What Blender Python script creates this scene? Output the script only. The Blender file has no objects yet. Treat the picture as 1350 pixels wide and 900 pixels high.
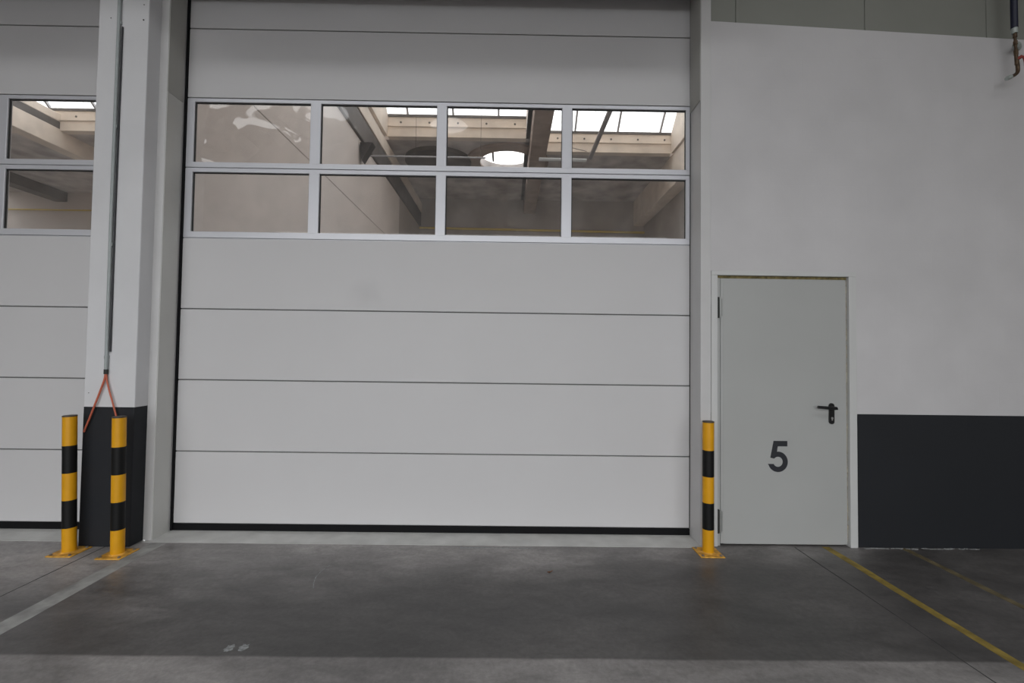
import bpy, bmesh, math, random
from mathutils import Vector, Matrix
random.seed(4)
scene = bpy.context.scene
COL = scene.collection

# ------------------------------------------------------------------ materials
def new_mat(name):
    m = bpy.data.materials.new(name); m.use_nodes = True
    nt = m.node_tree; b = nt.nodes['Principled BSDF']
    return m, nt, b

def paint(name, col, rough=.5, metal=0, spec=.5, noise=.04, nscale=3, bump=0, bscale=60, stretch=(1, 1, 1)):
    """plain coat of colour with faint large-scale unevenness and optional fine grain"""
    m, nt, b = new_mat(name)
    N = nt.nodes; L = nt.links
    g = N.new('ShaderNodeNewGeometry'); mp = N.new('ShaderNodeMapping'); mp.inputs['Scale'].default_value = stretch
    L.new(g.outputs['Position'], mp.inputs['Vector'])
    n = N.new('ShaderNodeTexNoise'); n.inputs['Scale'].default_value = nscale; n.inputs['Detail'].default_value = 5
    L.new(mp.outputs['Vector'], n.inputs['Vector'])
    mr = N.new('ShaderNodeMapRange'); mr.inputs['From Min'].default_value = .3; mr.inputs['From Max'].default_value = .7
    mr.inputs['To Min'].default_value = 1 - noise; mr.inputs['To Max'].default_value = 1 + noise
    L.new(n.outputs['Fac'], mr.inputs['Value'])
    v = N.new('ShaderNodeVectorMath'); v.operation = 'SCALE'; v.inputs[0].default_value = col[:3]
    L.new(mr.outputs['Result'], v.inputs['Scale'])
    L.new(v.outputs['Vector'], b.inputs['Base Color'])
    b.inputs['Roughness'].default_value = rough; b.inputs['Metallic'].default_value = metal
    b.inputs['Specular IOR Level'].default_value = spec
    if bump:
        n2 = N.new('ShaderNodeTexNoise'); n2.inputs['Scale'].default_value = bscale; n2.inputs['Detail'].default_value = 3
        L.new(g.outputs['Position'], n2.inputs['Vector'])
        bp = N.new('ShaderNodeBump'); bp.inputs['Strength'].default_value = bump; bp.inputs['Distance'].default_value = .005
        L.new(n2.outputs['Fac'], bp.inputs['Height']); L.new(bp.outputs['Normal'], b.inputs['Normal'])
    return m

def panel_mat():
    """white lacquered steel sheet with fine horizontal micro-lining and one faint rubbed smudge"""
    m, nt, b = new_mat('door_panel_lacquer'); N = nt.nodes; L = nt.links
    g = N.new('ShaderNodeNewGeometry')
    w = N.new('ShaderNodeTexWave'); w.wave_type = 'BANDS'; w.bands_direction = 'Z'
    w.inputs['Scale'].default_value = 55; w.inputs['Distortion'].default_value = 0
    L.new(g.outputs['Position'], w.inputs['Vector'])
    bp = N.new('ShaderNodeBump'); bp.inputs['Strength'].default_value = .12; bp.inputs['Distance'].default_value = .002
    L.new(w.outputs['Fac'], bp.inputs['Height']); L.new(bp.outputs['Normal'], b.inputs['Normal'])
    d = N.new('ShaderNodeVectorMath'); d.operation = 'DISTANCE'; d.inputs[1].default_value = (-1.14, .19, 1.88)
    L.new(g.outputs['Position'], d.inputs[0])
    n = N.new('ShaderNodeTexNoise'); n.inputs['Scale'].default_value = 9; L.new(g.outputs['Position'], n.inputs['Vector'])
    a = N.new('ShaderNodeMath'); a.operation = 'MULTIPLY_ADD'; a.inputs[1].default_value = .12; L.new(n.outputs['Fac'], a.inputs[0]); L.new(d.outputs['Value'], a.inputs[2])
    mr = N.new('ShaderNodeMapRange'); mr.interpolation_type = 'SMOOTHSTEP'
    mr.inputs['From Min'].default_value = .04; mr.inputs['From Max'].default_value = .24
    mr.inputs['To Min'].default_value = .91; mr.inputs['To Max'].default_value = 1
    L.new(a.outputs['Value'], mr.inputs['Value'])
    n2 = N.new('ShaderNodeTexNoise'); n2.inputs['Scale'].default_value = 1.3; n2.inputs['Detail'].default_value = 4; L.new(g.outputs['Position'], n2.inputs['Vector'])
    m2 = N.new('ShaderNodeMapRange'); m2.inputs['To Min'].default_value = .97; m2.inputs['To Max'].default_value = 1.03; L.new(n2.outputs['Fac'], m2.inputs['Value'])
    mm = N.new('ShaderNodeMath'); mm.operation = 'MULTIPLY'; L.new(mr.outputs['Result'], mm.inputs[0]); L.new(m2.outputs['Result'], mm.inputs[1])
    v = N.new('ShaderNodeVectorMath'); v.operation = 'SCALE'; v.inputs[0].default_value = (.585, .578, .585)
    L.new(mm.outputs['Value'], v.inputs['Scale']); L.new(v.outputs['Vector'], b.inputs['Base Color'])
    b.inputs['Roughness'].default_value = .48; b.inputs['Specular IOR Level'].default_value = .35
    return m

def dado_mat(name, top, bottom, z=1.0, block=False):
    """wall paint: white above one metre, anthracite below"""
    m, nt, b = new_mat(name); N = nt.nodes; L = nt.links
    g = N.new('ShaderNodeNewGeometry'); s = N.new('ShaderNodeSeparateXYZ'); L.new(g.outputs['Position'], s.inputs[0])
    c = N.new('ShaderNodeMath'); c.operation = 'GREATER_THAN'; c.inputs[1].default_value = z; L.new(s.outputs['Z'], c.inputs[0])
    mx = N.new('ShaderNodeMix'); mx.data_type = 'RGBA'; L.new(c.outputs[0], mx.inputs['Factor'])
    mx.inputs['A'].default_value = (*bottom, 1); mx.inputs['B'].default_value = (*top, 1)
    n = N.new('ShaderNodeTexNoise'); n.inputs['Scale'].default_value = 2.2; n.inputs['Detail'].default_value = 6
    L.new(g.outputs['Position'], n.inputs['Vector'])
    mr = N.new('ShaderNodeMapRange'); mr.inputs['From Min'].default_value = .3; mr.inputs['From Max'].default_value = .7
    mr.inputs['To Min'].default_value = .95; mr.inputs['To Max'].default_value = 1.04; L.new(n.outputs['Fac'], mr.inputs['Value'])
    v = N.new('ShaderNodeVectorMath'); v.operation = 'SCALE'; L.new(mx.outputs['Result'], v.inputs[0]); L.new(mr.outputs['Result'], v.inputs['Scale'])
    L.new(v.outputs['Vector'], b.inputs['Base Color'])
    n2 = N.new('ShaderNodeTexNoise'); n2.inputs['Scale'].default_value = 45; L.new(g.outputs['Position'], n2.inputs['Vector'])
    bp = N.new('ShaderNodeBump'); bp.inputs['Strength'].default_value = .12; bp.inputs['Distance'].default_value = .004
    L.new(n2.outputs['Fac'], bp.inputs['Height'])
    last = bp
    if block:   # faint courses of the painted block wall
        w = N.new('ShaderNodeTexBrick'); w.inputs['Scale'].default_value = 1; w.inputs['Brick Width'].default_value = .5; w.inputs['Row Height'].default_value = .25
        w.inputs['Mortar Size'].default_value = .004; w.inputs['Mortar Smooth'].default_value = 1
        rot = N.new('ShaderNodeCombineXYZ'); L.new(s.outputs['X'], rot.inputs[0]); L.new(s.outputs['Z'], rot.inputs[1]); L.new(rot.outputs[0], w.inputs['Vector'])
        b2 = N.new('ShaderNodeBump'); b2.invert = True; b2.inputs['Strength'].default_value = .10; b2.inputs['Distance'].default_value = .003
        L.new(w.outputs['Fac'], b2.inputs['Height']); L.new(bp.outputs['Normal'], b2.inputs['Normal']); last = b2
    L.new(last.outputs['Normal'], b.inputs['Normal'])
    b.inputs['Roughness'].default_value = .62; b.inputs['Specular IOR Level'].default_value = .3
    return m

def floor_mat():
    """old power-floated concrete, dark and damp in patches, a paler slab nearer the camera"""
    m, nt, b = new_mat('floor_concrete'); N = nt.nodes; L = nt.links
    g = N.new('ShaderNodeNewGeometry'); s = N.new('ShaderNodeSeparateXYZ'); L.new(g.outputs['Position'], s.inputs[0])
    def noise(scale, detail, st=(1, 1, 1), dist=0, rough=.55):
        mp = N.new('ShaderNodeMapping'); mp.inputs['Scale'].default_value = st; L.new(g.outputs['Position'], mp.inputs['Vector'])
        n = N.new('ShaderNodeTexNoise'); n.inputs['Scale'].default_value = scale; n.inputs['Detail'].default_value = detail
        n.inputs['Distortion'].default_value = dist; n.inputs['Roughness'].default_value = rough
        L.new(mp.outputs['Vector'], n.inputs['Vector']); return n.outputs['Fac']
    def rng(v, a, c, lo, hi, smooth=False):
        r = N.new('ShaderNodeMapRange'); r.inputs['From Min'].default_value = a; r.inputs['From Max'].default_value = c
        r.inputs['To Min'].default_value = lo; r.inputs['To Max'].default_value = hi
        if smooth: r.interpolation_type = 'SMOOTHSTEP'
        L.new(v, r.inputs['Value']); return r.outputs['Result']
    def mul(a, c):
        k = N.new('ShaderNodeMath'); k.operation = 'MULTIPLY'
        for i, q in enumerate((a, c)):
            if isinstance(q, float): k.inputs[i].default_value = q
            else: L.new(q, k.inputs[i])
        return k.outputs[0]
    big = rng(noise(1.1, 6, (.7, 1.5, 1), .6), .36, .64, .66, 1.32)
    mid = rng(noise(5, 7, (.8, 1.7, 1), .4, .72), .32, .68, .76, 1.24)
    fine = rng(noise(38, 4, (1, 1, 1), .3, .7), .3, .7, .84, 1.16)
    # paler newer slab in front of the construction joint at y = -1.28
    j = N.new('ShaderNodeMath'); j.operation = 'MULTIPLY_ADD'; j.inputs[1].default_value = .02; L.new(noise(3, 4), j.inputs[0]); L.new(s.outputs['Y'], j.inputs[2])
    slab = rng(j.outputs[0], -1.285, -1.265, 2.55, 1.0, True)
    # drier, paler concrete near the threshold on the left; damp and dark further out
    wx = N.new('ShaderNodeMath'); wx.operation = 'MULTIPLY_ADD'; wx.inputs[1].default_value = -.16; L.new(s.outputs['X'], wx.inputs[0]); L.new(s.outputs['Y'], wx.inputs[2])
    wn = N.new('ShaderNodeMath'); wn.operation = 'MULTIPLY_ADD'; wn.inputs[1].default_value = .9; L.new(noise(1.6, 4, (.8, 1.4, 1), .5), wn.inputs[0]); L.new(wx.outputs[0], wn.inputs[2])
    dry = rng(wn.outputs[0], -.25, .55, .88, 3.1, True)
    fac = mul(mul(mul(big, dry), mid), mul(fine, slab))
    v = N.new('ShaderNodeVectorMath'); v.operation = 'SCALE'; v.inputs[0].default_value = FLOOR_COL
    L.new(fac, v.inputs['Scale']); L.new(v.outputs['Vector'], b.inputs['Base Color'])
    L.new(rng(big, .72, 1.26, .36, .56), b.inputs['Roughness'])
    b.inputs['Specular IOR Level'].default_value = .5
    bp = N.new('ShaderNodeBump'); bp.inputs['Strength'].default_value = .25; bp.inputs['Distance'].default_value = .003
    L.new(noise(25, 5), bp.inputs['Height']); L.new(bp.outputs['Normal'], b.inputs['Normal'])
    return m
FLOOR_COL = (.094, .089, .087)

def glass_mat(name, wav=0.0, tint=(.93, .92, .91), wscale=3, dust=.042):
    m = bpy.data.materials.new(name); m.use_nodes = True; nt = m.node_tree; N = nt.nodes; L = nt.links
    N.clear(); out = N.new('ShaderNodeOutputMaterial')
    tr = N.new('ShaderNodeBsdfTransparent'); tr.inputs['Color'].default_value = (*tint, 1)
    gl = N.new('ShaderNodeBsdfGlossy'); gl.inputs['Roughness'].default_value = .02
    fr = N.new('ShaderNodeFresnel')
    ge = N.new('ShaderNodeNewGeometry'); io = N.new('ShaderNodeMapRange')      # thin sheet: both faces reflect alike
    io.inputs['To Min'].default_value = 1.5; io.inputs['To Max'].default_value = 1 / 1.5
    L.new(ge.outputs['Backfacing'], io.inputs['Value']); L.new(io.outputs['Result'], fr.inputs['IOR'])
    mx = N.new('ShaderNodeMixShader')
    df = N.new('ShaderNodeBsdfDiffuse'); df.inputs['Color'].default_value = (.70, .67, .65, 1); md = N.new('ShaderNodeMixShader')
    dn = N.new('ShaderNodeTexNoise'); dn.inputs['Scale'].default_value = 5; dn.inputs['Detail'].default_value = 5
    dg = N.new('ShaderNodeNewGeometry'); L.new(dg.outputs['Position'], dn.inputs['Vector'])
    dr = N.new('ShaderNodeMapRange'); dr.inputs['From Min'].default_value = .35; dr.inputs['From Max'].default_value = .75
    dr.inputs['To Min'].default_value = dust * .6; dr.inputs['To Max'].default_value = dust * 1.7; L.new(dn.outputs['Fac'], dr.inputs['Value'])
    L.new(dr.outputs['Result'], md.inputs[0]); L.new(tr.outputs[0], md.inputs[1]); L.new(df.outputs[0], md.inputs[2])
    L.new(fr.outputs[0], mx.inputs[0]); L.new(md.outputs[0], mx.inputs[1]); L.new(gl.outputs[0], mx.inputs[2]); L.new(mx.outputs[0], out.inputs[0])
    if wav:
        g = N.new('ShaderNodeNewGeometry'); n = N.new('ShaderNodeTexNoise'); n.inputs['Scale'].default_value = wscale
        n.inputs['Detail'].default_value = 1; n.inputs['Distortion'].default_value = .6
        L.new(g.outputs['Position'], n.inputs['Vector'])
        bp = N.new('ShaderNodeBump'); bp.inputs['Strength'].default_value = 1; bp.inputs['Distance'].default_value = wav
        L.new(n.outputs['Fac'], bp.inputs['Height']); L.new(bp.outputs['Normal'], gl.inputs['Normal'])
    return m

M = {}
M['panel'] = panel_mat()
M['seam'] = paint('panel_joint_grey', (.16, .16, .16), .7)
M['alu'] = paint('satin_aluminium', (.64, .645, .685), .40, .30, noise=.02)
M['gasket'] = paint('black_gasket', (.012, .013, .013), .6, noise=.02)
M['rubber'] = paint('black_rubber', (.006, .006, .007), .7, spec=.15, noise=.03)
M['jamb'] = paint('jamb_white', (.565, .56, .56), .5, noise=.03, nscale=4)
M['reveal_pale'] = paint('reveal_strip', (.56, .56, .54), .5, noise=.03)
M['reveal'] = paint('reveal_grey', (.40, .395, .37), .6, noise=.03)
M['wall'] = dado_mat('block_wall_paint', (.585, .575, .585), (.0165, .018, .0215), 1.0, True)
M['column'] = dado_mat('column_paint', (.65, .65, .665), (.0155, .017, .0205), 1.0)
M['upper'] = paint('upper_cladding_grey', (.245, .25, .225), .6, noise=.04, nscale=2)
M['frame'] = paint('door_frame_white', (.575, .58, .575), .45, noise=.02)
M['leaf'] = paint('door_leaf_grey_white', (.405, .412, .405), .5, noise=.03, nscale=1.5)
M['foam'] = paint('yellowed_foam', (.20, .165, .07), .9, noise=.4, nscale=30, bump=.5)
M['foam2'] = paint('pale_foam', (.34, .31, .23), .9, noise=.4, nscale=30, bump=.5)
M['floor'] = floor_mat()
M['threshold'] = paint('threshold_concrete', (.55, .55, .535), .75, noise=.14, nscale=5, bump=.3, bscale=80)
M['yellow'] = paint('bollard_yellow', (.68, .325, .006), .42, spec=.35, noise=.06, nscale=8)
M['black'] = paint('bollard_black', (.007, .007, .007), .5, spec=.2, noise=.05)
M['cap'] = paint('bollard_cap', (.06, .045, .03), .5, noise=.1)
M['plate'] = paint('worn_yellow_plate', (.62, .33, .05), .6, noise=.35, nscale=30)
M['steel'] = paint('dull_steel', (.30, .27, .23), .45, .7, noise=.2, nscale=30)
M['galv'] = paint('grey_conduit', (.34, .37, .37), .5, .1, noise=.06, nscale=20)
M['conduit_shade'] = paint('conduit_shade_black', (.02, .02, .025), .5)
M['orange'] = paint('orange_cable', (.50, .12, .065), .5, noise=.05)
M['digit'] = paint('anthracite_vinyl', (.018, .020, .026), .5, noise=.02)
M['handle'] = paint('black_handle', (.008, .008, .009), .35)
M['keyhole'] = paint('lock_cylinder', (.55, .55, .55), .35, .8)
M['hinge'] = paint('hinge_grey', (.34, .35, .34), .4, .5, noise=.1)
M['dark'] = paint('dark_gap', (.03, .03, .028), .8)
M['wline'] = paint('worn_white_line', (.30, .30, .29), .7, noise=.30, nscale=9)
M['yline'] = paint('worn_yellow_line', (.25, .18, .035), .7, noise=.4, nscale=12)
M['yline2'] = paint('faded_yellow_line', (.13, .105, .055), .75, noise=.4, nscale=14)
M['joint'] = paint('joint_dark', (.05, .05, .05), .9, noise=.3, nscale=12)
M['chalk'] = paint('paint_splash', (.25, .26, .26), .8, noise=.4, nscale=60)
M['brown'] = paint('dry_leaf', (.30, .14, .07), .7, noise=.3, nscale=80)
M['hose'] = paint('navy_hose', (.012, .014, .035), .5)
M['brass'] = paint('tarnished_brass', (.10, .065, .04), .45, .6, noise=.4, nscale=40)
M['red'] = paint('red_lever', (.28, .03, .02), .5, noise=.1)
M['galvlight'] = paint('pale_fitting', (.42, .46, .44), .5, .2, noise=.1, nscale=30)
# hall behind the doors
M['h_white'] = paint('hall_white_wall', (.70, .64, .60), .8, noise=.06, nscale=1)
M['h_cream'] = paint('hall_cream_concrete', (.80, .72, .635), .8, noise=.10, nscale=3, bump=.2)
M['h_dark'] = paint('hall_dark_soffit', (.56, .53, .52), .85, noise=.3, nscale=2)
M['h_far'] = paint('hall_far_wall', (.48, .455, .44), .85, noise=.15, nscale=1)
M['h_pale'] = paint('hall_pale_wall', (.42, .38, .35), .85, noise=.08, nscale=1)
M['h_steel'] = paint('hall_dark_steel', (.13, .12, .115), .6, .2, noise=.2)
M['h_floor'] = paint('hall_floor_concrete', (.50, .48, .46), .7, noise=.15)
M['h_yellow'] = paint('yellow_gas_pipe', (.75, .58, .16), .5)
M['h_rim'] = paint('brown_curb', (.36, .29, .25), .8, noise=.15, nscale=4)
M['h_bar'] = paint('glazing_bar_grey', (.42, .42, .44), .5, .3)
M['h_tube'] = paint('pale_light_tube', (.60, .62, .62), .4)
M['h_mesh'] = paint('cage_dark', (.05, .045, .045), .5, .3)
M['r_ceiling'] = paint('hall_ceiling_sheet', (.30, .275, .235), .8, noise=.06)
M['r_side'] = paint('hall_side_paint', (.40, .375, .335), .8, noise=.06)
M['apron'] = paint('yard_asphalt', (.07, .068, .064), .9, noise=.12)
M['glass'] = glass_mat('acrylic_pane', .0)
M['glass_soft'] = glass_mat('slightly_wavy_acrylic_pane', .006, wscale=2.2)
M['glass_wavy'] = glass_mat('wavy_acrylic_pane', .05, tint=(.90, .88, .86), wscale=2.6)
M['rglass'] = glass_mat('rooflight_glass', .0, tint=(.95, .96, .97), dust=.01)

# ------------------------------------------------------------------ mesh helpers
class MB:
    def __init__(s): s.b = bmesh.new()
    def box(s, x0, x1, y0, y1, z0, z1, mi=0, bev=0, seg=2):
        vs = bmesh.ops.create_cube(s.b, size=1)['verts']
        for v in vs: v.co = Vector(((x0 + x1) / 2 + v.co.x * (x1 - x0), (y0 + y1) / 2 + v.co.y * (y1 - y0), (z0 + z1) / 2 + v.co.z * (z1 - z0)))
        fs = set(f for v in vs for f in v.link_faces)
        for f in fs: f.material_index = mi
        if bev:
            es = list(set(e for v in vs for e in v.link_edges))
            r = bmesh.ops.bevel(s.b, geom=es, offset=bev, segments=seg, affect='EDGES', profile=.5)
            for f in r['faces']: f.material_index = mi
        return s
    def prism(s, pts, axis, a, b, mi=0):
        """polygon pts (2D) extruded along axis ('x','y','z') from a to b"""
        def P(p, t):
            return {'x': (t, p[0], p[1]), 'y': (p[0], t, p[1]), 'z': (p[0], p[1], t)}[axis]
        A = [s.b.verts.new(P(p, a)) for p in pts]; B = [s.b.verts.new(P(p, b)) for p in pts]
        n = len(pts); fs = [s.b.faces.new(A), s.b.faces.new(B[::-1])]
        for i in range(n): fs.append(s.b.faces.new((A[i], B[i], B[(i + 1) % n], A[(i + 1) % n])))
        for f in fs: f.material_index = mi
        bmesh.ops.recalc_face_normals(s.b, faces=fs)
        return s
    def tube(s, path, r, n=16, mi=0, caps=True):
        """round tube through the points; r may be a list"""
        path = [Vector(p) for p in path]; R = r if isinstance(r, (list, tuple)) else [r] * len(path)
        rings = []; up = None
        for i, p in enumerate(path):
            d = (path[min(i + 1, len(path) - 1)] - path[max(i - 1, 0)]).normalized()
            if up is None:
                up = d.orthogonal().normalized()
            else:
                up = (up - d * up.dot(d)).normalized()
            side = d.cross(up)
            rings.append([s.b.verts.new(p + (up * math.cos(2 * math.pi * k / n) + side * math.sin(2 * math.pi * k / n)) * R[i]) for k in range(n)])
        fs = []
        for i in range(len(rings) - 1):
            for k in range(n):
                f = s.b.faces.new((rings[i][k], rings[i][(k + 1) % n], rings[i + 1][(k + 1) % n], rings[i + 1][k])); f.smooth = True; fs.append(f)
        if caps:
            fs.append(s.b.faces.new(rings[0][::-1])); fs.append(s.b.faces.new(rings[-1]))
        for f in fs: f.material_index = mi
        bmesh.ops.recalc_face_normals(s.b, faces=fs)
        return s
    def lathe(s, prof, c=(0, 0), n=40, mi=None):
        """profile [(r,z,material)] turned about a vertical axis"""
        rings = []
        for pr in prof:
            r, z = pr[0], pr[1]
            rings.append([s.b.verts.new((c[0] + r * math.cos(2 * math.pi * k / n), c[1] + r * math.sin(2 * math.pi * k / n), z)) for k in range(n)])
        fs = []
        for i in range(len(rings) - 1):
            for k in range(n):
                f = s.b.faces.new((rings[i][k], rings[i][(k + 1) % n], rings[i + 1][(k + 1) % n], rings[i + 1][k]))
                f.smooth = True; f.material_index = prof[i][2] if len(prof[i]) > 2 else 0; fs.append(f)
        fs.append(s.b.faces.new(rings[0][::-1])); fs.append(s.b.faces.new(rings[-1]))
        fs[-2].material_index = prof[0][2] if len(prof[0]) > 2 else 0; fs[-1].material_index = prof[-1][2] if len(prof[-1]) > 2 else 0
        bmesh.ops.recalc_face_normals(s.b, faces=fs)
        return s

def root_loc(p):
    v = Vector((0, 0, 0))
    while p is not None: v += p.location; p = p.parent
    return v

def obj(name, mb, mat, parent=None, origin=None):
    """links the collected shapes (world coordinates) as ONE mesh object"""
    me = bpy.data.meshes.new(name)
    if parent is not None: off = root_loc(parent)
    elif origin is not None: off = Vector(origin)
    else:
        vs = [v.co for v in mb.b.verts]
        off = Vector(((min(v.x for v in vs) + max(v.x for v in vs)) / 2, (min(v.y for v in vs) + max(v.y for v in vs)) / 2, min(v.z for v in vs)))
    bmesh.ops.translate(mb.b, verts=mb.b.verts, vec=-off)
    mb.b.to_mesh(me); mb.b.free()
    for k in (mat if isinstance(mat, (list, tuple)) else [mat]): me.materials.append(M[k])
    o = bpy.data.objects.new(name, me); COL.objects.link(o)
    if parent is not None: o.parent = parent
    else: o.location = off
    if any(p.use_smooth for p in me.polygons):
        try: me.set_sharp_from_angle(angle=math.radians(40))
        except Exception: pass
    return o

def tag(o, label=None, cat=None, group=None, kind=None):
    if label: o['label'] = label
    if cat: o['category'] = cat
    if group: o['group'] = group
    if kind: o['kind'] = kind
    return o

def thing(name, loc, label, cat, group=None, kind=None):
    o = bpy.data.objects.new(name, None); o.empty_display_size = .1
    COL.objects.link(o); o.location = loc
    return tag(o, label, cat, group, kind)

def struct(name, mb, mat, label, cat):
    return tag(obj(name, mb, mat), label, cat, kind='structure')

def copy_tree(o, parent=None):
    c = o.copy(); COL.objects.link(c); c.parent = parent
    for ch in list(o.children): copy_tree(ch, c)
    return c

# ------------------------------------------------------------------ camera
cam = bpy.data.cameras.new('camera'); cam_o = bpy.data.objects.new('camera', cam); COL.objects.link(cam_o)
yaw, pitch, roll = -.00842, .0286, -.01318
R = Matrix.Rotation(yaw, 3, 'Z') @ Matrix.Rotation(pitch, 3, 'X') @ Matrix.Rotation(roll, 3, 'Y')
right, fwd, up = R @ Vector((1, 0, 0)), R @ Vector((0, 1, 0)), R @ Vector((0, 0, 1))
cam_o.matrix_world = Matrix.Translation((0, -3.45, 1.4174)) @ Matrix((right, up, -fwd)).transposed().to_4x4()
cam.sensor_width = 36; cam.lens = 600 * 36 / 1350; cam.clip_start = .05; cam.clip_end = 200
scene.camera = cam_o

# ------------------------------------------------------------------ near hall: floor
FD = .196                                # face of the doors lies this far behind the wall face
struct('floor', MB().box(-9, -2.7, -8, .0, -.2, 0).box(-2.7, 1.5, -8, 0, -.2, 0).box(1.5, 7, -8, .3, -.2, 0), 'floor', 'dark damp-stained concrete hall floor in front of the doors', 'floor')
struct('threshold', MB().box(-7.4, -3.075, -.03, .5, -.2, .0015), 'threshold', 'pale concrete threshold under the left overhead door', 'threshold')
struct('threshold', MB().box(-2.68, 1.50, -.035, .5, -.2, .0015), 'threshold', 'pale concrete threshold under the wide overhead door', 'threshold')
def line(pts, z=.0012):
    return MB().prism(pts, 'z', -.002, z)
def wobble(x0, x1, y0, y1, n=24, a=.004):
    L = [(x0 + random.uniform(-a, a), y0 + (y1 - y0) * i / n) for i in range(n + 1)]
    Rr = [(x1 + random.uniform(-a, a), y0 + (y1 - y0) * i / n) for i in range(n + 1)]
    return L + Rr[::-1]
struct('floor_line', line(wobble(-2.602, -2.490, -7.5, -.045)), 'wline', 'worn white painted line running from the column towards the viewer', 'painted line')
struct('floor_line', line(wobble(2.385, 2.440, -7.5, -.0)), 'yline', 'worn yellow painted line starting at the right foot of the numbered door', 'painted line')
struct('floor_line', line(wobble(2.972, 3.012, -7.5, -.01, a=.007)), 'yline2', 'faded second yellow line in front of the dark grey wall base', 'painted line')
struct('floor_joint', line(wobble(-2.880, -2.873, -7.5, -.1, a=.003), .0006), 'joint', 'thin dark joint in the floor left of the white line', 'floor joint')
struct('floor_joint', line(wobble(2.165, 2.173, -7.5, -.01, a=.003), .0006), 'joint', 'thin dark joint in the floor left of the yellow line', 'floor joint')

# white marks on the floor
def blob(cx, cy, rx, ry, n=18, seed=1, rot=0):
    rn = random.Random(seed); out = []
    for i in range(n):
        t = 2 * math.pi * i / n; k = .65 + .5 * rn.random()
        x, y = rx * k * math.cos(t), ry * k * math.sin(t)
        out.append((cx + x * math.cos(rot) - y * math.sin(rot), cy + x * math.sin(rot) + y * math.cos(rot)))
    return out
mk = MB()
mk.prism(blob(-1.310, -1.225, .022, .030, seed=3), 'z', -.001, .0009)
mk.prism(blob(-1.245, -1.222, .026, .028, seed=9), 'z', -.001, .0009)
tag(obj('paint_splash', mk, 'chalk'), 'small pale paint splash on the dark floor at lower left', 'paint splash')
sc = [(-1.166, -.37), (-1.190, -.45), (-1.192, -.53), (-1.172, -.61), (-1.150, -.665)]
mk = MB().prism([(x - .0025, y) for x, y in sc] + [(x + .0025, y) for x, y in sc[::-1]], 'z', -.001, .0008)
tag(obj('floor_scratch', mk, 'chalk'), 'thin curved pale scratch on the floor before the wide door', 'scratch')
mk = MB().prism([(-.33, -.070), (-.1, -.066), (.19, -.071), (.19, -.081), (-.1, -.075), (-.33, -.086)], 'z', -.001, .0009)
tag(obj('floor_scrape', mk, 'chalk'), 'thin pale scrape on the floor along the threshold middle', 'scrape')
mk = MB()
for i in range(16):
    x = 2.70 + i * .055 + random.uniform(-.02, .02)
    mk.prism(blob(x, -.012 - random.random() * .012, random.uniform(.012, .04), random.uniform(.004, .011), seed=40 + i), 'z', -.001, .0015 + random.random() * .003)
tag(obj('paint_flakes', mk, 'chalk'), 'pale paint flakes lying along the foot of the dark wall base', 'paint flakes', kind='stuff')
# curled dry leaf
mk = MB(); vs = []
for i in range(7):
    u = i / 6; w = .010 * math.sin(math.pi * min(1, u * .95 + .03)); z = .003 + .007 * (u - .5) ** 2 * 4
    vs.append([mk.b.verts.new((.292 + (u - .5) * .036 + s_ * w * .4, -.448 + s_ * w + (u - .5) * .02, z + abs(s_) * .004)) for s_ in (-1, 0, 1)])
for i in range(6):
    for k in range(2): mk.b.faces.new((vs[i][k], vs[i + 1][k], vs[i + 1][k + 1], vs[i][k + 1]))
r_ = bmesh.ops.solidify(mk.b, geom=mk.b.faces[:], thickness=.001)
tag(obj('dry_leaf', mk, 'brown'), 'tiny curled brown leaf lying on the floor before the wide door', 'leaf')

# ------------------------------------------------------------------ near hall: wall with the doors
struct('jamb', MB().box(-2.70, -2.637, 0, FD + .1, 0, 4.65, bev=.003), 'jamb', 'white steel post between column and wide overhead door', 'door post')
struct('jamb', MB().box(1.463, 1.541, -.004, FD + .1, 0, 4.65, bev=.003), 'jamb', 'white steel post between wide overhead door and numbered door', 'door post')
struct('reveal_strip', MB().box(-2.637, -2.632, .004, FD - .03, 3.40, 4.65), 'reveal', 'darker upper strip of the left door reveal', 'reveal strip')  # reveal coloured darker above the window head, paler below
struct('reveal_strip', MB().box(1.458, 1.463, .004, FD - .004, 3.40, 4.65), 'reveal', 'darker upper strip of the right door reveal', 'reveal strip')
struct('reveal_strip', MB().box(-2.637, -2.633, .004, FD - .03, 0, 3.399), 'reveal_pale', 'paler grey strip of the left door reveal below the windows', 'reveal strip')
struct('wall_pier', MB().box(-3.06, -2.70, .03, FD + .1, 0, 6.8), 'wall', 'white pier behind the column', 'wall')
struct('wall_and_shade_header', MB().box(-7.6, 1.541, .02, FD + .1, 4.65, 6.8).box(-7.6, -3.07, -.60, .02, 4.25, 6.8).box(-2.695, 1.541, -.60, .02, 4.25, 6.8), 'wall', 'wall above the overhead doors with added unseen headers shading them', 'wall')  # front boxes added out of view to shade the door tops
struct('wall_left_pier', MB().box(-9, -7.22, 0, FD + .1, 0, 4.125), 'wall', 'wall left of the left overhead door', 'wall')
# painted block wall around and right of the numbered door
wb = MB()
wb.box(1.541, 1.572, 0, .25, 0, 2.05)
wb.prism([(1.541, 2.05), (2.63, 2.05), (2.63, 3.982), (1.541, 4.026)], 'y', 0, .25)
wb.prism([(2.63, 0), (7.0, 0), (7.0, 3.80), (2.63, 3.982)], 'y', 0, .25)
struct('wall_front', wb, 'wall', 'white painted block wall with anthracite base right of the numbered door', 'wall')
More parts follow.
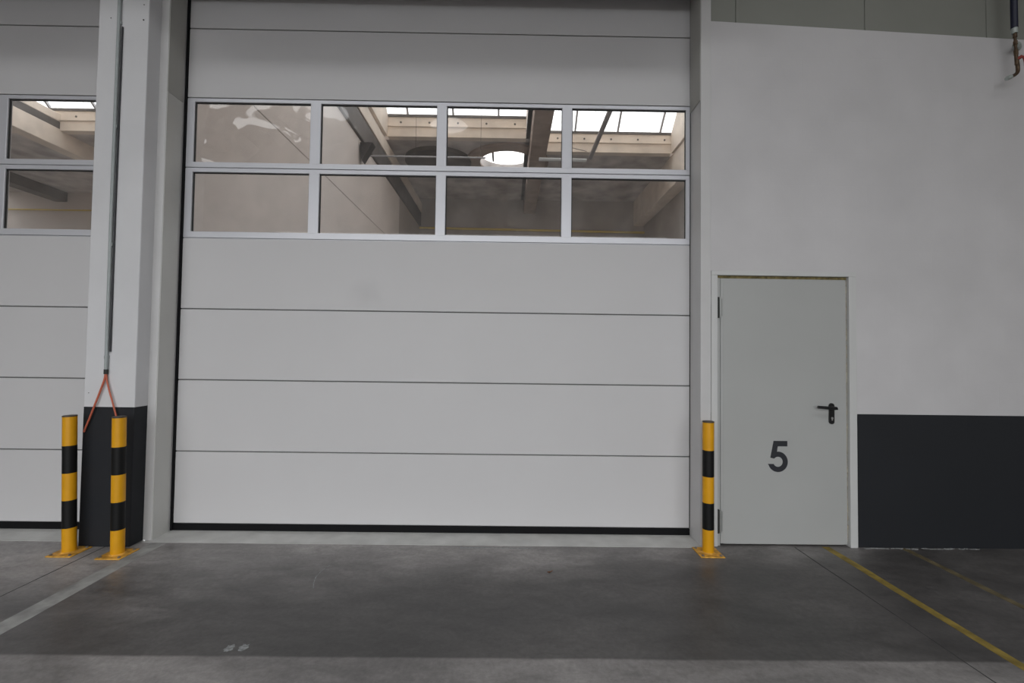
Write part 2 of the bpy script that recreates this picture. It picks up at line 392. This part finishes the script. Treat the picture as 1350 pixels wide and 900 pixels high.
# upper cladding with open vertical joints
ub = MB(); xs = [1.541, 1.745, 2.762, 3.725, 4.74, 5.75, 7.0]
for a, c in zip(xs, xs[1:]): ub.box(a + .003, c - .003, .022, .12, 3.6, 6.8, bev=.002, seg=1)
ub.box(1.541, 7.0, .03, .24, 3.6, 6.8)
struct('wall_upper', ub, 'upper', 'darker grey cladding panels above the white block wall', 'wall cladding')

# concrete column with anthracite base
cb = MB().box(-3.065, -2.698, -.12, .03, 0, 6.8, bev=.006)
column = struct('column', cb, 'column', 'white column with anthracite base between the two overhead doors', 'column')
mk = MB()
for x, z, r in ((-2.735, 3.86, .006), (-2.735, 3.975, .004), (-2.975, 3.87, .004), (-3.03, 1.10, .003)):
    mk.tube([(x, -.122, z), (x, -.118, z)], r, 10)
obj('drill_holes', mk, 'dark', column)

# ------------------------------------------------------------------ overhead doors
ZS = [.055, .620, 1.184, 1.749, 2.320, 2.890, 3.459, 4.030, 4.598]
def overhead_door(name, x0, x1, glass_x, label, wavy):
    root = thing(name, (x0, FD, 0), label, 'overhead door', kind='structure')
    for i, (a, c) in enumerate(zip(ZS, ZS[1:])):
        if i in (4, 5): continue
        p = MB().box(x0, x1, FD, FD + .04, a + .0045, c - .0045, bev=.003)
        p.box(x0, x1, FD + .012, FD + .035, a - .0035, a + .006, mi=1)      # tongue of the joint
        obj('door_panel', p, ['panel', 'seam'], root)
    for i, (gz0, gz1) in ((4, (2.372, 2.854)), (5, (2.936, 3.427))):
        a, c = ZS[i] + .003, ZS[i + 1] - .003
        f = MB()
        f.box(x0, x1, FD, FD + .04, gz1, c, bev=.002, seg=1); f.box(x0, x1, FD, FD + .04, a, gz0, bev=.002, seg=1)
        e = [x0] + [v for g in glass_x for v in g] + [x1]
        for k in range(0, len(e), 2): f.box(e[k], e[k + 1], FD - .001, FD + .039, gz0 - .006, gz1 + .006, bev=.003, seg=1)
        f.box(x0, x1, FD + .012, FD + .03, a - .005, a + .004)
        fo = obj('window_frame', f, 'alu', root)
        for k, (g0, g1) in enumerate(glass_x):
            s = MB(); w = .006
            s.box(g0, g1, FD + .012, FD + .026, gz1 - w, gz1); s.box(g0, g1, FD + .012, FD + .026, gz0, gz0 + w * .5)
            s.box(g0, g0 + w, FD + .012, FD + .026, gz0, gz1); s.box(g1 - w * .5, g1, FD + .012, FD + .026, gz0, gz1)
            obj('gasket', s, 'gasket', fo)
            mat = wavy.get((i, k), 'glass')
            obj('pane', MB().box(g0 + .001, g1 - .001, FD + .017, FD + .021, gz0 + .001, gz1 - .001), mat, fo)
    obj('bottom_seal', MB().box(x0, x1, FD - .004, FD + .045, 0.0016, .052, bev=.004), 'rubber', root)
    return root
GX = [(-2.560, -1.625), (-1.540, -.602), (-.521, .415), (.497, 1.426)]
d1 = overhead_door('door_1', -2.618, 1.463, GX, 'wide white sectional overhead door with eight window panes between column and numbered door',
                   {(5, 0): 'glass_wavy', (5, 1): 'glass_soft', (5, 2): 'glass_soft', (5, 3): 'glass', (4, 0): 'glass', (4, 1): 'glass'})
obj('side_seal', MB().box(-2.636, -2.6185, FD - .012, FD + .03, 0.002, 4.64, bev=.003), 'rubber', d1)
obj('side_seal', MB().box(1.4572, 1.4625, FD - .0040, FD - .0005, .06, 4.6), 'dark', d1)
GX2 = [(-7.095, -6.16), (-6.075, -5.14), (-5.062, -4.140), (-4.055, -3.120)]
GX2 = [(a, b) for a, b in GX2]
d2 = overhead_door('door_2', -7.21, -3.07, GX2, 'white sectional overhead door left of the column, cut off by the frame edge', {(5, 3): 'glass_soft'})

# ------------------------------------------------------------------ numbered steel door
d3 = thing('door_3', (1.60, 0, 0), 'grey-white steel door with a black handle and a large number 5', 'door', kind='structure')
fr = MB()
fr.box(1.5425, 1.590, -.012, .10, 0, 2.043, bev=.002, seg=1)
fr.box(2.592, 2.648, -.016, .10, 0.0, 2.043, bev=.002, seg=1)
fr.box(1.5425, 2.648, -.014, .10, 2.043, 2.078, bev=.002, seg=1)
obj('door_frame', fr, 'frame', d3)
lf = MB()
lf.box(1.620, 2.5825, .004, .06, .016, 2.022, bev=.004)
lf.box(1.640, 2.556, .0025, .05, .016, 2.000, bev=.001, seg=1)
leaf = obj('door_leaf', lf, 'leaf', d3)
obj('hinge_strip', MB().box(1.590, 1.617, .008, .05, .0, 2.024), 'leaf', d3)
obj('shadow_gap', MB().box(1.590, 2.592, .052, .099, .0, 2.043), 'dark', d3)
fm = MB(); fm2 = MB()
n = 60
for i in range(n):
    x = 1.590 + (2.592 - 1.590) * i / n; fm.box(x, x + (2.592 - 1.59) / n, .010 + random.uniform(-.002, .003), .05, 2.024 - random.uniform(0, .003), 2.043)
for i in range(n):
    z = .03 + 1.99 * i / n; fm2.box(2.5835, 2.592, .012 + random.uniform(-.003, .004), .05, z, z + 1.99 / n)
obj('foam_seal', fm, 'foam', d3); obj('foam_seal', fm2, 'foam2', d3)
for z0, z1 in ((1.722, 1.873), (.098, .268)):
    h = MB().tube([(1.613, -.004, z0), (1.613, -.004, z1)], .006, 14)
    h.box(1.612, 1.632, -.002, .006, z0 + .01, z1 - .01, bev=.001, seg=1)
    ho = obj('hinge', h, 'hinge', d3)
    obj('hinge_pocket', MB().box(1.5915, 1.6050, -.006, .010, z0 - .004, z1 + .004), 'dark', ho)
# handle: back plate, lever, spindle boss, lock cylinder
hd = MB(); hx, hw, hz0, hz1 = 2.4615, .019, .922, 1.080
pts = [(hx + hw * math.cos(t), hz1 - hw + hw * math.sin(t)) for t in [math.pi * i / 12 for i in range(13)]] + \
      [(hx + hw * math.cos(t), hz0 + hw + hw * math.sin(t)) for t in [math.pi + math.pi * i / 12 for i in range(13)]]
hd.prism(pts, 'y', -.008, .003)
ho = obj('door_handle', hd, 'handle', leaf)
lv = MB().tube([(hx, -.007, 1.046), (hx, -.048, 1.046)], .011, 16)
lv.tube([(hx + .006, -.048, 1.046), (hx - .02, -.052, 1.047), (hx - .07, -.052, 1.050), (hx - .132, -.046, 1.054)], [.012, .012, .0115, .0105], 16)
lv.tube([(hx, -.03, 1.043), (hx + .033, -.022, 1.036)], [.012, .005], 12)
obj('lever', lv, 'handle', leaf)
obj('lock_cylinder', MB().tube([(hx, -.013, .968), (hx, -.007, .968)], .0075, 16).box(hx - .004, hx + .004, -.012, -.007, .950, .966), 'keyhole', leaf)
# number 5, drawn as outline
def five():
    P = [(340, 238), (548, 238), (548, 318), (403, 318), (390, 397)]
    cx, cy, Ro, Ri = 405, 546, 149, 72
    for t in range(-84, 163, 6): P.append((cx + Ro * math.cos(math.radians(t)), cy + (Ro + 2) * math.sin(math.radians(t))))
    P.append((252, 578)); P.append((345, 578))
    for t in range(150, -146, -8): P.append((cx + Ri * math.cos(math.radians(t)), cy + (Ri + 2) * math.sin(math.radians(t))))
    P += [(350, 500), (290, 487)]
    s = .2345 / 459.0
    return [(2.055 + (x - 407) * s * .985, .790 - (y - 238) * s) for x, y in P]
mb = MB(); pts = five()
vs = [mb.b.verts.new((x, .0010, z)) for x, z in pts]; ed = [mb.b.edges.new((vs[i], vs[(i + 1) % len(vs)])) for i in range(len(vs))]
bmesh.ops.triangle_fill(mb.b, use_beauty=True, edges=ed, normal=(0, -1, 0))
r_ = bmesh.ops.extrude_face_region(mb.b, geom=mb.b.faces[:])
bmesh.ops.translate(mb.b, vec=(0, .0018, 0), verts=[v for v in r_['geom'] if isinstance(v, bmesh.types.BMVert)])
bmesh.ops.recalc_face_normals(mb.b, faces=mb.b.faces[:])
obj('number_five', mb, 'digit', leaf)

# ------------------------------------------------------------------ bollards
def make_bollard(x, y, label, h=.952):
    root = thing('bollard', (x, y, 0), label, 'bollard', 'striped safety bollards in front of the wall')
    bp = MB().box(x - .085, x + .085, y - .085, y + .085, 0.0, .008, bev=.002, seg=1)
    # weld collar
    bp.lathe([(.047, .008, 0), (.041, .014, 0)], (x, y), 32)
    po = obj('base_plate', bp, 'plate', root)
    for sx in (-1, 1):
        for sy in (-1, 1):
            b = MB().lathe([(.012, .008), (.012, .0095), (.0085, .0095), (.0085, .0155), (.006, .017)], (x + sx * .064, y + sy * .064), 6)
            obj('bolt', b, 'steel', po)
    r = .040; zs = [.008, .175, .365, .552, .742, h - .008]
    prof = []
    for i in range(5):
        mi = i % 2
        prof += [(r, zs[i], mi), (r, zs[i + 1], (i + 1) % 2 if i < 4 else 0)]
    o = MB().lathe(prof, (x, y), 48)
    obj('post', o, ['yellow', 'black'], root)
    obj('cap', MB().lathe([(r + .0008, h - .010), (r + .0008, h - .002), (r - .004, h), (r * .5, h + .0015)], (x, y), 48), 'cap', root)
    return root
b0 = make_bollard(-3.038, -.212, 'yellow and black striped bollard in front of the left overhead door, leftmost of three')
for x, y, lab in ((-2.680, -.240, 'yellow and black striped bollard in front of the anthracite column base'),
                  (1.4685, -.125, 'yellow and black striped bollard beside the numbered door')):
    c = copy_tree(b0); c.location = (x, y, 0); c['label'] = lab
    if x < 0:
        for ch in c.children:                       # knocked slightly out of plumb
            if not ch.name.startswith('base_plate'): ch.rotation_euler.y = -.024
for ch in b0.children:
    if not ch.name.startswith('base_plate'): ch.rotation_euler.y = -.036

# ------------------------------------------------------------------ conduit and cables on the column
ct = thing('conduit', (-2.898, -.12, 1.245), 'grey conduit pipe running down the front of the white column', 'pipe')
obj('pipe', MB().tube([(-2.900, -.134, 1.265), (-2.905, -.134, 2.4), (-2.904, -.134, 3.4), (-2.902, -.134, 6.8)], .0115, 20), 'galv', ct)
obj('end_sleeve', MB().tube([(-2.900, -.134, 1.238), (-2.900, -.134, 1.272)], .0135, 20), 'dark', ct)
for z in (1.36, 2.18, 3.05, 3.83):
    k = MB().box(-2.918, -2.889, -.1365, -.120, z - .012, z + .012, bev=.003)
    obj('clamp', k, 'galv', ct)
tag(obj('cable', MB().tube([(-2.881, -.126, 1.40), (-2.884, -.126, 2.4), (-2.883, -.126, 3.5), (-2.882, -.126, 3.80)], .0055, 10), 'conduit_shade'),  # dark strip standing in for the shadow gap beside the conduit
    'thin black strip as painted shadow gap beside the grey conduit on the column', 'cable')
def curve_pts(P, n=10):
    """Catmull-Rom through P"""
    P = [Vector(p) for p in P]; Q = [P[0]] + P + [P[-1]]; out = []
    for i in range(1, len(Q) - 2):
        for k in range(n):
            t = k / n
            out.append(.5 * ((2 * Q[i]) + (-Q[i - 1] + Q[i + 1]) * t + (2 * Q[i - 1] - 5 * Q[i] + 4 * Q[i + 1] - Q[i + 2]) * t * t + (-Q[i - 1] + 3 * Q[i] - 3 * Q[i + 1] + Q[i + 2]) * t ** 3))
    out.append(P[-1]); return out
tag(obj('cable', MB().tube(curve_pts([(-2.903, -.134, 1.245), (-2.908, -.135, 1.20), (-2.935, -.137, 1.11), (-2.965, -.139, 1.02), (-3.000, -.139, .92), (-3.037, -.139, .822)]), .0065, 10), 'orange'),
    'orange cable hanging down to the left from the grey conduit end', 'cable')
tag(obj('cable', MB().tube(curve_pts([(-2.897, -.134, 1.245), (-2.892, -.135, 1.20), (-2.872, -.137, 1.13), (-2.845, -.139, 1.05), (-2.815, -.140, .955), (-2.790, -.140, .87)]), .0055, 10), 'orange'),
    'orange cable hanging down to the right behind the middle bollard', 'cable')

# ------------------------------------------------------------------ water pipe at the top right
wp = thing('water_pipe', (3.81, -.10, 3.55), 'dark blue hose with brass tap hanging on the white wall at top right', 'pipe')
obj('hose', MB().tube(curve_pts([(3.828, -.10, 5.6), (3.820, -.10, 4.9), (3.812, -.10, 4.4), (3.808, -.10, 4.15), (3.808, -.10, 3.94)]), .021, 20), 'hose', wp)
obj('collar', MB().tube([(3.809, -.10, 3.945), (3.809, -.10, 3.90)], .019, 18), 'galvlight', wp)
bd = MB()
bd.tube([(3.811, -.10, 3.905), (3.812, -.10, 3.87), (3.812, -.10, 3.865), (3.813, -.10, 3.83)], [.011, .013, .008, .010], 16)
bd.tube([(3.813, -.10, 3.84), (3.814, -.10, 3.81)], .014, 6)
bd.tube([(3.814, -.10, 3.81), (3.817, -.10, 3.77)], .009, 14)
bd.tube([(3.816, -.10, 3.77), (3.818, -.10, 3.735)], .014, 6)
bd.tube([(3.818, -.10, 3.735), (3.820, -.10, 3.66)], .011, 14)
obj('tap_body', bd, 'brass', wp)
obj('spout', MB().tube(curve_pts([(3.821, -.10, 3.70), (3.828, -.10, 3.645), (3.820, -.105, 3.60), (3.790, -.11, 3.572), (3.745, -.112, 3.552)]), .012, 16), 'brass', wp)
obj('spout_tip', MB().tube([(3.762, -.111, 3.558), (3.728, -.113, 3.542)], .0155, 16), 'galvlight', wp)
obj('lever', MB().tube([(3.822, -.10, 3.70), (3.845, -.115, 3.715)], .012, 12).tube(curve_pts([(3.845, -.115, 3.715), (3.862, -.118, 3.69), (3.868, -.118, 3.62)]), .008, 10), 'red', wp)
obj('bracket', MB().tube(curve_pts([(3.815, -.10, 3.81), (3.85, -.08, 3.83), (3.90, -.04, 3.85), (3.95, .0, 3.86)]), .020, 14), 'galvlight', wp)

# ------------------------------------------------------------------ rest of the near hall (behind and beside the camera)
struct('wall_left', MB().box(-9.2, -9, -8.2, .3, -.2, 6.8), 'r_side', 'left side wall of the hall outside the picture', 'wall')
struct('wall_right', MB().box(7, 7.2, -8.2, .3, -.2, 6.8), 'r_side', 'right side wall of the hall outside the picture', 'wall')
def slab_round_holes(m, x0, x1, y0, y1, z0, z1, holes):
    holes = sorted(holes); x = x0
    for cx, cy, rx, ry in holes:
        m.box(x, cx - rx, y0, y1, z0, z1)
        m.box(cx - rx, cx + rx, y0, cy - ry, z0, z1); m.box(cx - rx, cx + rx, cy + ry, y1, z0, z1)
        for sx in (-1, 1):
            for sy in (-1, 1):
                m.prism([(cx + sx * rx, cy + sy * ry)] + [(cx + sx * rx * math.cos(math.pi / 2 * i / 8), cy + sy * ry * math.sin(math.pi / 2 * i / 8)) for i in range(9)], 'z', z0, z1)
        x = cx + rx
    m.box(x, x1, y0, y1, z0, z1); return m
NR = (-6.5, 5.5, -5.3, -3.9)             # unseen roof opening added above and behind the viewer for flatter light
struct('ceiling', MB().box(-9.2, 7.2, NR[3], .3, 6.8, 6.9).box(-9.2, NR[0], NR[2], NR[3], 6.8, 6.9).box(NR[1], 7.2, NR[2], NR[3], 6.8, 6.9), 'r_ceiling', 'sheet ceiling of the hall between door wall and added roof opening', 'ceiling')
struct('ceiling', slab_round_holes(MB(), -9.2, 7.2, -8.2, NR[2], 6.8, 6.9, [(-4.16, -6.35, .48, .44), (-1.44, -6.65, .46, .40)]), 'r_ceiling', 'sheet ceiling of the hall', 'ceiling')
OX0, OX1, OZ = -6.2, 4.2, 4.6
bw = MB().box(-9, OX0, -8.2, -8, -.2, 6.8).box(OX1, 7, -8.2, -8, -.2, 6.8).box(OX0, OX1, -8.2, -8, OZ, 6.8)
struct('wall_back', bw, 'r_side', 'rear wall behind the camera with an open loading bay', 'wall')
struct('yard', MB().box(-40, 40, -60, -8, -.3, -.01), 'apron', 'asphalt yard outside the open loading bay', 'yard')

# ------------------------------------------------------------------ far hall seen through the window panes
CZ = 6.42                                # underside of the roof slab
Y0, YF = FD + .12, 11.15
struct('hall_floor', MB().box(-18, 4.8, .5, YF + .2, -.2, 0), 'h_floor', 'concrete floor of the hall behind the doors', 'floor')
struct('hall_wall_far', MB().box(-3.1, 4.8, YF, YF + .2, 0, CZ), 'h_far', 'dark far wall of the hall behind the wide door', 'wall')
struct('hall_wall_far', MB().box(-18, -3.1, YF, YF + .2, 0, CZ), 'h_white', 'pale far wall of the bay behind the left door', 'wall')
struct('hall_wall_side', MB().box(-3.1, -2.9, FD + .12, 8.4, 0, 5.50).box(-3.06, -2.93, FD + .12, YF, 5.50, CZ), 'h_white', 'white side wall behind the left panes of the wide door', 'wall')
struct('hall_wall_side', MB().box(-3.1, -2.9, 8.4, YF, 0, 5.50), 'h_pale', 'rear stretch of the side wall in the far hall, painted greyer as shade', 'wall')  # wall lies in shade here, put into the greyer colour
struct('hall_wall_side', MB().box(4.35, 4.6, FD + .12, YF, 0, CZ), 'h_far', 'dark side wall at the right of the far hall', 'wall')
struct('hall_wall_side', MB().box(-18.2, -18, FD + .12, YF, 0, CZ), 'h_pale', 'pale side wall at the left of the left bay', 'wall')
struct('hall_wall_front', MB().box(-18, -7.22, FD + .1, Y0 + .02, 0, CZ).box(1.5, 4.6, .26, Y0 + .02, 0, CZ).box(-7.3, 1.6, FD + .1, Y0 + .02, 4.65, CZ), 'h_pale', 'inner face of the door wall in the far hall', 'wall')
# board seam line on the side wall
struct('trim_1', MB().box(-2.9, -2.897, FD + .12, 8.4, 4.17, 4.185), 'h_pale', 'thin seam line along the white side wall behind the panes', 'trim')

def rooflight(xa, xb, yf, label):
    """sloping glazed roof opening: curb fascia at its far side, glass falling away at 42 degrees"""
    t = thing('rooflight', ((xa + xb) / 2, yf, CZ), label, 'rooflight', kind='structure')
    zt = CZ + .485; run = 2.6; sl = math.tan(math.radians(42)); yn = yf - run; zn = zt + run * sl
    c = MB().box(xa, xb, yf, yf + .18, CZ, zt)                       # curb fascia
    c.box(xa, xb, yf - .035, yf, CZ + .225, CZ + .250)               # ledge of the flashing
    obj('curb_fascia', c, 'h_cream', t)
    n = MB().box(xa, xb, yn - .18, yn, CZ, zn)
    n.prism([(yn, CZ), (yf, CZ), (yf, zt), (yn, zn)], 'x', xa - .15, xa)
    n.prism([(yn, CZ), (yf, CZ), (yf, zt), (yn, zn)], 'x', xb, xb + .15)
    obj('curb_sides', n, 'h_cream', t)
    b = MB(); b.box(xa, xb, yf - .02, yf + .03, zt - .03, zt + .03)
    obj('flashing', b, 'h_steel', t)
    rv = MB()
    x = xa + .3
    while x < xb:
        rv.tube([(x, yf - .006, CZ + .33), (x, yf, CZ + .33)], .025, 10); x += .66
    obj('rivet', rv, 'h_steel', t)['kind'] = 'stuff'
    k = xa + MULL_OFF.get((xa, xb), .5)
    while k < xb - .05:
        m = MB().prism([(yf, zt), (yf, zt + .07), (yn, zn + .07), (yn, zn)], 'x', k - .022, k + .022)
        obj('glazing_bar', m, 'h_bar', t); k += 1.05
    g = MB().prism([(yf, zt + .045), (yf, zt + .051), (yn, zn + .051), (yn, zn + .045)], 'x', xa, xb)
    obj('pane', g, 'rglass', t)
    return yn
MULL_OFF = {(-2.85, .35): .46, (.85, 3.95): .73, (-13.6, -3.2): .90}
YL, YR = 6.95, 7.60
rooflight(-2.85, .35, YL, 'sloping rooflight with cream curb seen through the middle panes')
rooflight(.85, 3.95, YR, 'sloping rooflight with cream curb seen through the rightmost upper pane')
rooflight(-13.6, -3.2, YL, 'sloping rooflight seen through the left door panes')
# roof slab pieces around the rooflights
run = 2.6 + .18
rs = MB()
rs.box(-18, 4.8, .3, .8, CZ, CZ + .2); rs.box(-18, 4.8, 3.7, YL - run, CZ, CZ + .2)
for a_, b_ in ((-18, -10.2), (-3.3, -2.7), (4.0, 4.8)): rs.box(a_, b_, .8, 3.7, CZ, CZ + .2)
for a_, b_ in ((-10.2, -3.3), (-2.7, 4.0)):
    struct('added_rooflight_pane', MB().box(a_, b_, .8, 3.7, CZ + .1, CZ + .11), 'rglass', 'added unseen flat rooflight above the inner side of the doors', 'rooflight')  # openings added out of view to brighten the far hall
rs.box(.35, 4.8, YL - run, YR - run, CZ, CZ + .2)
rs.box(.35, .70, YR - run, YF + .2, CZ, CZ + .2)
rs.box(-16.3, -13.75, YL - run, YF + .2, CZ, CZ + .2)
struct('added_rooflight_pane', MB().box(-18, -16.3, YL - run, YF, CZ + .1, CZ + .11), 'rglass', 'added hidden flat rooflight at the far left of the left bay', 'rooflight')  # hidden opening added to bring more light onto the bay's far wall
rs.box(-3.05, -3.0, YL - run, YL + .18, CZ, CZ + .2)
rs.box(4.10, 4.8, YR - run, YF + .2, CZ, CZ + .2)
rs.box(.70, 4.10, YR + .18, YF + .2, CZ, CZ + .2)
# slab behind the left rooflights, leaving the round opening free
cxr, cyr, rr = -.08, 8.22, .71
x_a, x_b, y_a, y_b = cxr - rr, cxr + rr, cyr - rr * 1.0, cyr + rr * .95
rs.box(-13.75, x_a, YL + .18, YF + .2, CZ, CZ + .2)
rs.box(x_b, .35, YL + .18, YF + .2, CZ, CZ + .2)
rs.box(x_a, x_b, YL + .18, y_a, CZ, CZ + .2)
rs.box(x_a, x_b, y_b, YF + .2, CZ, CZ + .2)
# corner fillers that make the opening round
for sx in (-1, 1):
    for sy, ry in ((-1, rr * 1.0), (1, rr * .95)):
        P = [(cxr + sx * rr, cyr + sy * ry)] + [(cxr + sx * rr * math.cos(t), cyr + sy * ry * math.sin(t)) for t in [math.pi / 2 * i / 8 for i in range(9)]]
        rs.prism(P, 'z', CZ, CZ + .2)
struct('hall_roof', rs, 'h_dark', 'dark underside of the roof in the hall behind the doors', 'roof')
# round roof opening with brown curb, and a closed dark one beside it
def ring(cx, cy, r0, r1, z0, z1, fy=.85, n=48):
    m = MB(); V = []
    for (r, z) in ((r0, z0), (r1, z0), (r1, z1), (r0, z1)):
        V.append([m.b.verts.new((cx + r * math.cos(2 * math.pi * k / n), cy + fy * r * math.sin(2 * math.pi * k / n), z)) for k in range(n)])
    for i in range(4):
        for k in range(n):
            m.b.faces.new((V[i][k], V[i][(k + 1) % n], V[(i + 1) % 4][(k + 1) % n], V[(i + 1) % 4][k]))
    bmesh.ops.recalc_face_normals(m.b, faces=m.b.faces[:]); return m
rl = thing('round_rooflight', (cxr, cyr, CZ), 'round rooflight with brown curb showing bright sky through third upper pane', 'rooflight', kind='structure')
obj('curb', ring(cxr, cyr, rr, 1.06, CZ - .05, CZ, 1.0), 'h_rim', rl)
obj('dome_bar', MB().box(cxr - .41, cxr - .36, cyr - .55, cyr + .5, CZ + .2, CZ + .25), 'h_steel', rl)
hb = MB()
n = 40; P = [(-1.86 + .84 * math.cos(2 * math.pi * k / n), 8.15 + .75 * math.sin(2 * math.pi * k / n)) for k in range(n)]
hb.prism(P, 'z', CZ - .10, CZ)
tag(obj('roof_hatch', hb, 'h_steel'), 'dark round closed roof hatch seen through the second and third upper panes', 'hatch', kind='structure')

# beams
def beam(x0, x1, y0, y1, z0, z1, mat, label):
    return struct('roof_beam', MB().box(x0, x1, y0, y1, z0, z1, bev=.01, seg=1), mat, label, 'beam')
beam(.44, .81, Y0, YF, 5.98, CZ, 'h_rim', 'brown beam running away beneath the roof behind the third pane column')
beam(4.0, 4.34, Y0, YF, 5.62, CZ, 'h_cream', 'cream beam along the right side of the far hall')
beam(-10.65, -10.35, Y0, YF, 6.03, 6.45, 'h_cream', 'cream beam seen diagonally through the left door panes')
beam(-10.60, -10.36, Y0, YF, 6.45, 6.62, 'h_steel', 'dark steel rail on top of the left cream beam')
beam(-10.58, -10.36, Y0, YF, 6.62, 6.80, 'h_cream', 'pale upper flange above the dark rail of the left beam')
beam(-14.6, -14.2, Y0, YF, 6.12, CZ, 'h_steel', 'dark beam far left in the left bay')
beam(-2.93, -2.84, Y0, YF, 5.97, 6.26, 'h_cream', 'cream beam on top of the white side wall')
beam(-2.93, -2.86, Y0, YF, 5.52, 5.96, 'h_steel', 'dark strip painting the shadowed gap between white side wall and cream beam')  # shade of the gap at the wall top, built as a dark strip
# pipes
def pipe(path, r, mat, label, cat='pipe', name='pipe'):
    return tag(obj(name, MB().tube(path, r, 12), mat), label, cat, kind='structure')
pipe([(-2.9, YF - .06, 5.45), (4.34, YF - .06, 5.40)], .035, 'h_yellow', 'yellow pipe along the far wall behind the lower panes of the wide door', name='gas_pipe')
pipe([(-17.9, YF - .06, 5.84), (-3.1, YF - .06, 5.84)], .022, 'h_yellow', 'yellow pipe along the pale far wall behind the left door', name='gas_pipe')
pipe([(1.93, 2.5, CZ - .22), (1.93, 7.4, CZ - .22)], .052, 'h_bar', 'grey round duct running away under the right rooflight', 'duct', name='duct')
pipe([(1.30, 7.2, CZ - .05), (1.75, 6.9, CZ - .30)], .008, 'h_steel', 'thin stay wire beside the grey round duct', 'wire', name='stay_wire')
lt = thing('strip_light', (0, 5.55, 5.35), 'thin suspended strip light rail crossing the upper panes', 'light')
obj('rail', MB().tube([(-2.86, 5.55, 5.34), (-.50, 5.55, 5.34)], .016, 10), 'h_bar', lt)
tl = thing('strip_light', (1.1, 5.55, 5.3), 'short pale tube light hanging in front of the right brown beam', 'light')
obj('tube_lamp', MB().tube([(.57, 5.55, 5.33), (1.52, 5.55, 5.32)], .035, 14), 'h_tube', tl)
for x, t_ in ((-1.9, lt), (-.6, lt), (1.2, tl)): obj('hanger', MB().tube([(x, 5.55, 5.33), (x, 5.55, CZ + (1.55 if x < .3 else .6))], .004, 6), 'h_steel', t_)
fl = thing('floodlight', (-2.8, 5.25, 5.15), 'small dark caged floodlight on the white side wall beside the strip light', 'floodlight')
obj('cage', MB().prism([(-2.88, 5.43), (-2.64, 5.43), (-2.84, 5.08)], 'y', 5.15, 5.35), 'h_mesh', fl)
obj('arm', MB().tube([(-2.905, 5.25, 5.42), (-2.74, 5.25, 5.47), (-2.70, 5.25, 5.42)], .02, 10), 'h_mesh', fl)

# ------------------------------------------------------------------ light
world = bpy.data.worlds.new('world'); scene.world = world; world.use_nodes = True
bg = world.node_tree.nodes['Background']; bg.inputs['Color'].default_value = (.97, .985, 1.0, 1); bg.inputs['Strength'].default_value = 3.4
def portal(name, loc, sx, sy, rot):
    l = bpy.data.lights.new(name, 'AREA'); l.shape = 'RECTANGLE'; l.size = sx; l.size_y = sy; l.cycles.is_portal = True
    o = bpy.data.objects.new(name, l); COL.objects.link(o); o.location = loc; o.rotation_euler = rot; return o
portal('portal_strip', ((NR[0] + NR[1]) / 2, (NR[2] + NR[3]) / 2, 6.92), NR[1] - NR[0], NR[3] - NR[2], (0, 0, 0))
portal('portal_bay', ((OX0 + OX1) / 2, -8.1, OZ / 2), OX1 - OX0, OZ, (math.radians(90), 0, 0))
for xa, xb, yf in ((-2.85, .35, YL), (.85, 3.95, YR), (-10.35, -3.2, YL)):
    pass
for a_, b_ in ((-10.2, -3.3), (-2.7, 4.0)): portal('portal_left', (-17.15, 7.6, CZ + .12), 1.7, 6.9, (0, 0, 0)) if a_ < -5 else None; portal('portal_flat', ((a_ + b_) / 2, 2.25, CZ + .12), b_ - a_, 2.9, (0, 0, 0))
for xa, xb, yf in ((-2.85, .35, YL), (.85, 3.95, YR), (-13.6, -3.2, YL)):
    portal('portal_roof', ((xa + xb) / 2, yf - 1.3, CZ - .01), xb - xa, 2.6, (0, 0, 0))

# ------------------------------------------------------------------ output
vs_ = scene.view_settings
vs_.view_transform = 'Standard'; vs_.look = 'None'; vs_.gamma = 1; vs_.use_curve_mapping = False; vs_.exposure = 0
cy = scene.cycles
cy.use_denoising = True; cy.max_bounces = 10; cy.diffuse_bounces = 6; cy.transparent_max_bounces = 16; cy.glossy_bounces = 4
cy.sample_clamp_indirect = 8; cy.caustics_reflective = False; cy.caustics_refractive = False
